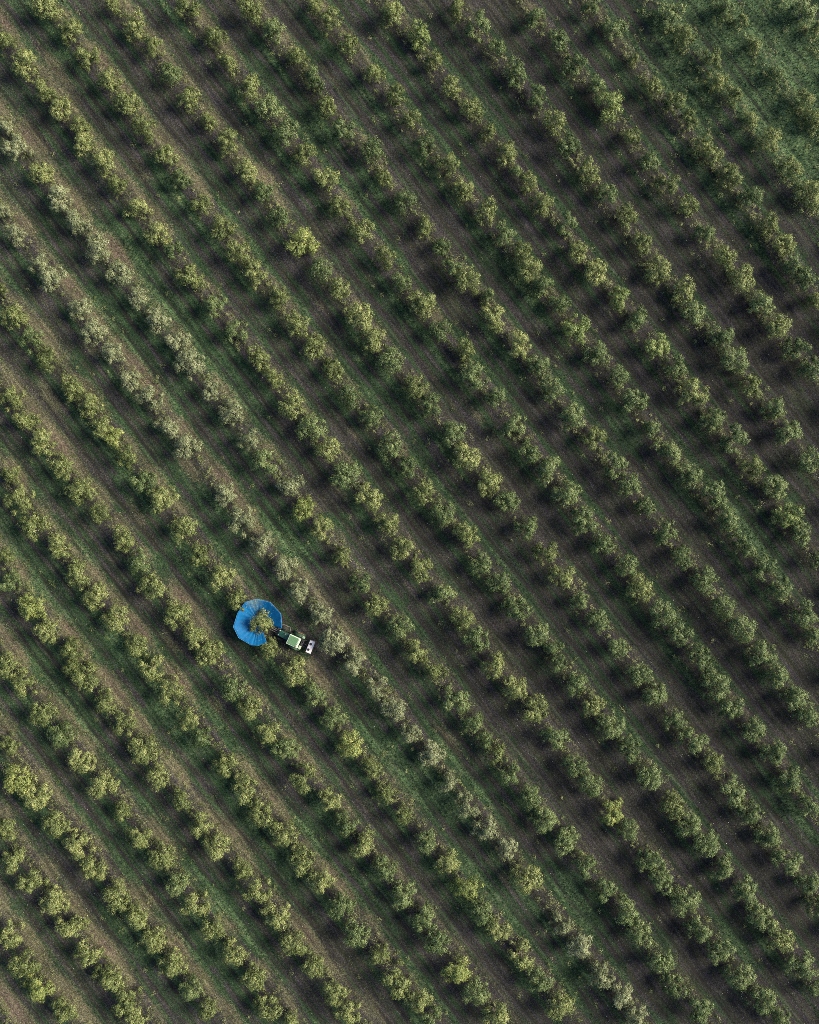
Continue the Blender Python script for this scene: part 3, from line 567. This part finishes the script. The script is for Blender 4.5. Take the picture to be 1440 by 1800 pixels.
# catching umbrella: an upturned cone of blue sheet on ribs, open where the arm comes in
def tarp_material():
    t = NT('blue_tarpaulin'); co = t.n('ShaderNodeTexCoord').outputs['Object']
    n1 = t.noise(co, 2.2, 4, .6); n2 = t.noise(co, 14, 3, .6)
    c = t.ramp(t.math('ADD', t.math('MULTIPLY', n1, .7), t.math('MULTIPLY', n2, .3)), [(.30, (.001, .066, .180)), (.52, (.001, .092, .230)), (.74, (.003, .120, .280))])
    dust = t.math('MULTIPLY', t.step(t.attr('dust'), .25, .85), t.step(t.noise(co, 7, 5, .7), .30, .62))
    c = t.mix(dust, c, (.12, .19, .18)); t.l(c, t.b.inputs['Base Color']); t.b.inputs['Roughness'].default_value = .6; t.b.inputs['Specular IOR Level'].default_value = .15
    tr = t.n('ShaderNodeBsdfTranslucent'); t.l(c, tr.inputs[0]); mx = t.n('ShaderNodeMixShader'); mx.inputs[0].default_value = .22
    t.l(t.b.outputs[0], mx.inputs[1]); t.l(tr.outputs[0], mx.inputs[2]); t.l(mx.outputs[0], t.t.nodes['Material Output'].inputs[0])
    bp = t.n('ShaderNodeBump'); bp.inputs['Distance'].default_value = .05; bp.inputs['Strength'].default_value = .5; t.l(n2, bp.inputs['Height']); t.l(bp.outputs[0], t.b.inputs['Normal'])
    return t.m
def umbrella():
    RIM_Z, HUB_Z = 1.75, .72
    ux, uy = ground_xy(380 + 442 / 6, 1020 + 440 / 6, 1.5)
    U = link(bpy.data.objects.new('catching_umbrella', None)); gz = float(height(ux, uy)); U.location = (ux, uy, gz)
    tag(U, 'blue upturned umbrella sheet spread around an olive tree in front of the tractor', 'harvest umbrella')
    # rim corners read off the photograph, as offsets from the middle in metres (rim height)
    corner = [(700, 505), (690, 350), (575, 228), (435, 193), (312, 228), (232, 345), (188, 487), (245, 602), (372, 677), (452, 682), (540, 655)]
    kk = (CAM_H - RIM_Z) / CAM_H / PPM / 6; k0 = (CAM_H - RIM_Z) / CAM_H / PPM
    rim = [Vector(((380 + a / 6 - 720) * k0 - ux, (900 - 1020 - b / 6) * k0 - uy, RIM_Z)) for a, b in corner]
    hub_r = .42; rngl = random.Random(4); V, D, F = [], [], []; NS, NR = 9, 14
    ang = [math.atan2(p.y, p.x) for p in rim]
    for i in range(1, len(ang)):
        while ang[i] < ang[i - 1]: ang[i] += 2 * math.pi
    cols = []
    for i in range(len(rim) - 1):
        for q in range(NS):
            cols.append((i, q / NS))
    cols.append((len(rim) - 2, 1.0))
    for i, f in cols:
        p = rim[i].lerp(rim[i + 1], f); a = ang[i] + (ang[i + 1] - ang[i]) * f; hub = Vector((math.cos(a) * hub_r, math.sin(a) * hub_r, HUB_Z))
        sag = math.sin(math.pi * f); fold = .036 * math.sin(f * math.pi * 5 + i * 1.7) + rngl.uniform(-.012, .012)
        for j in range(NR + 1):
            r = j / NR; pt = hub.lerp(p, r); pt.z -= .16 * math.sin(math.pi * r) + .10 * sag * r * (1 - .3 * r) - fold * (1 - abs(2 * r - 1) * .6)
            V.append(pt); up = max(0, 1 - abs(a - math.radians(97)) / .75); D.append(up * (r ** .8) * .95)
    w = NR + 1
    for c in range(len(cols) - 1):
        for j in range(NR): F += [c * w + j, (c + 1) * w + j, (c + 1) * w + j + 1, c * w + j + 1]
    me = mesh_np('sheet', np.array([tuple(v) for v in V]), 4, F, tarp_material(), {'dust': D}, True)
    sh = link(bpy.data.objects.new('sheet', me), U); so = sh.modifiers.new('thickness', 'SOLIDIFY'); so.thickness = .012
    pale = paint('pale_blue_seam', (.06, .20, .36), .5, dirt=.3, dirtcol=(.05, .18, .42)); dk = paint('grey_blue_rib', (.05, .10, .16), .5)
    for i, p in enumerate(rim):
        hub = Vector((math.cos(ang[i]) * hub_r, math.sin(ang[i]) * hub_r, HUB_Z)); pts = []
        for j in range(7): q = hub.lerp(p, j / 6); q.z -= .16 * math.sin(math.pi * j / 6) + .045; pts.append(q)
        m = MB()
        for j in range(6): m.bar(pts[j], pts[j + 1], .024, n=6)
        m.build('rib', dk, U)
    e = MB()
    for i in range(len(rim) - 1):
        q = [rim[i].lerp(rim[i + 1], f) - Vector((0, 0, .10 * math.sin(math.pi * f) * .7 - .006)) for f in (0, .25, .5, .75, 1)]
        for j in range(4): e.bar(q[j], q[j + 1], .016, n=5)
    e.build('hem', pale, U)
    # hub ring, clamp and the arm to the tractor's nose
    h = MB()
    for j in range(16):
        a, b = ang[0] + 5.6 * j / 16, ang[0] + 5.6 * (j + 1) / 16
        h.bar((math.cos(a) * hub_r, math.sin(a) * hub_r, HUB_Z - .05), (math.cos(b) * hub_r, math.sin(b) * hub_r, HUB_Z - .05), .05)
    h.build('hub_ring', BLACK, U)
    nose = Matrix.Rotation(HEAD, 4, 'Z') @ Vector((2.35, 0, .75)) + Vector((cx - ux, cy - uy, float(height(cx, cy)) - gz)); d = (nose - Vector((0, 0, nose.z))).normalized()
    side = Vector((-d.y, d.x, 0)); A = d * .34 + Vector((0, 0, .8))
    MB().bar(nose, A + Vector((0, 0, .0)), .09, .075).bar(nose + side * .22 + Vector((0, 0, .1)), d * .7 + side * .16 + Vector((0, 0, .92)), .04).bar(nose - side * .22 + Vector((0, 0, .1)), d * .7 - side * .16 + Vector((0, 0, .92)), .04).build('arm', BLACK, U)
    c = MB()
    for s_ in (-1, 1): c.bar(A, side * s_ * .24 + Vector((0, 0, .8)), .06).bar(side * s_ * .24 + Vector((0, 0, .8)), d * -.22 + side * s_ * .16 + Vector((0, 0, .8)), .055)
    c.build('clamp', STEEL, U)
    # leaves shaken down into the sheet
    rng = np.random.default_rng(8); P = []
    Vn = np.array([tuple(v) for v in V]).reshape(len(cols), w, 3); n = 900
    for q in range(n):
        i = rng.integers(0, len(cols)); r = rng.random() ** .6 * .97; j = r * NR; j0 = min(int(j), NR - 1); pt = Vn[i, j0] * (1 - (j - j0)) + Vn[i, j0 + 1] * (j - j0)
        a = math.atan2(pt[1], pt[0]); keep = max(.10, 1 - abs(a - math.radians(100)) / .8)
        if rng.random() < keep: P.append(pt + np.array((ux, uy, gz + .022)) + np.array((*rng.normal(size=2) * .03, 0)))
    P = np.array(P); nr = rng.normal(size=P.shape) * .3 + np.array((0, 0, 1)) - np.concatenate([(P - np.array((ux, uy, 0)))[:, :2] * .12, np.zeros((len(P), 1))], 1)
    LV = leaf_quads(P, nr, rng.uniform(.07, .14, len(P)), rng.uniform(.03, .06, len(P)), rng); tn = np.clip(rng.normal(.5, .25, len(P)), 0, 1)
    lm = mesh_np('fallen_leaves', LV, 4, quad_idx(len(P)), M_LITTER, {'tint': np.repeat(tn, 4)})
    tag(link(bpy.data.objects.new('fallen_leaves', lm)), kind='stuff')
umbrella()
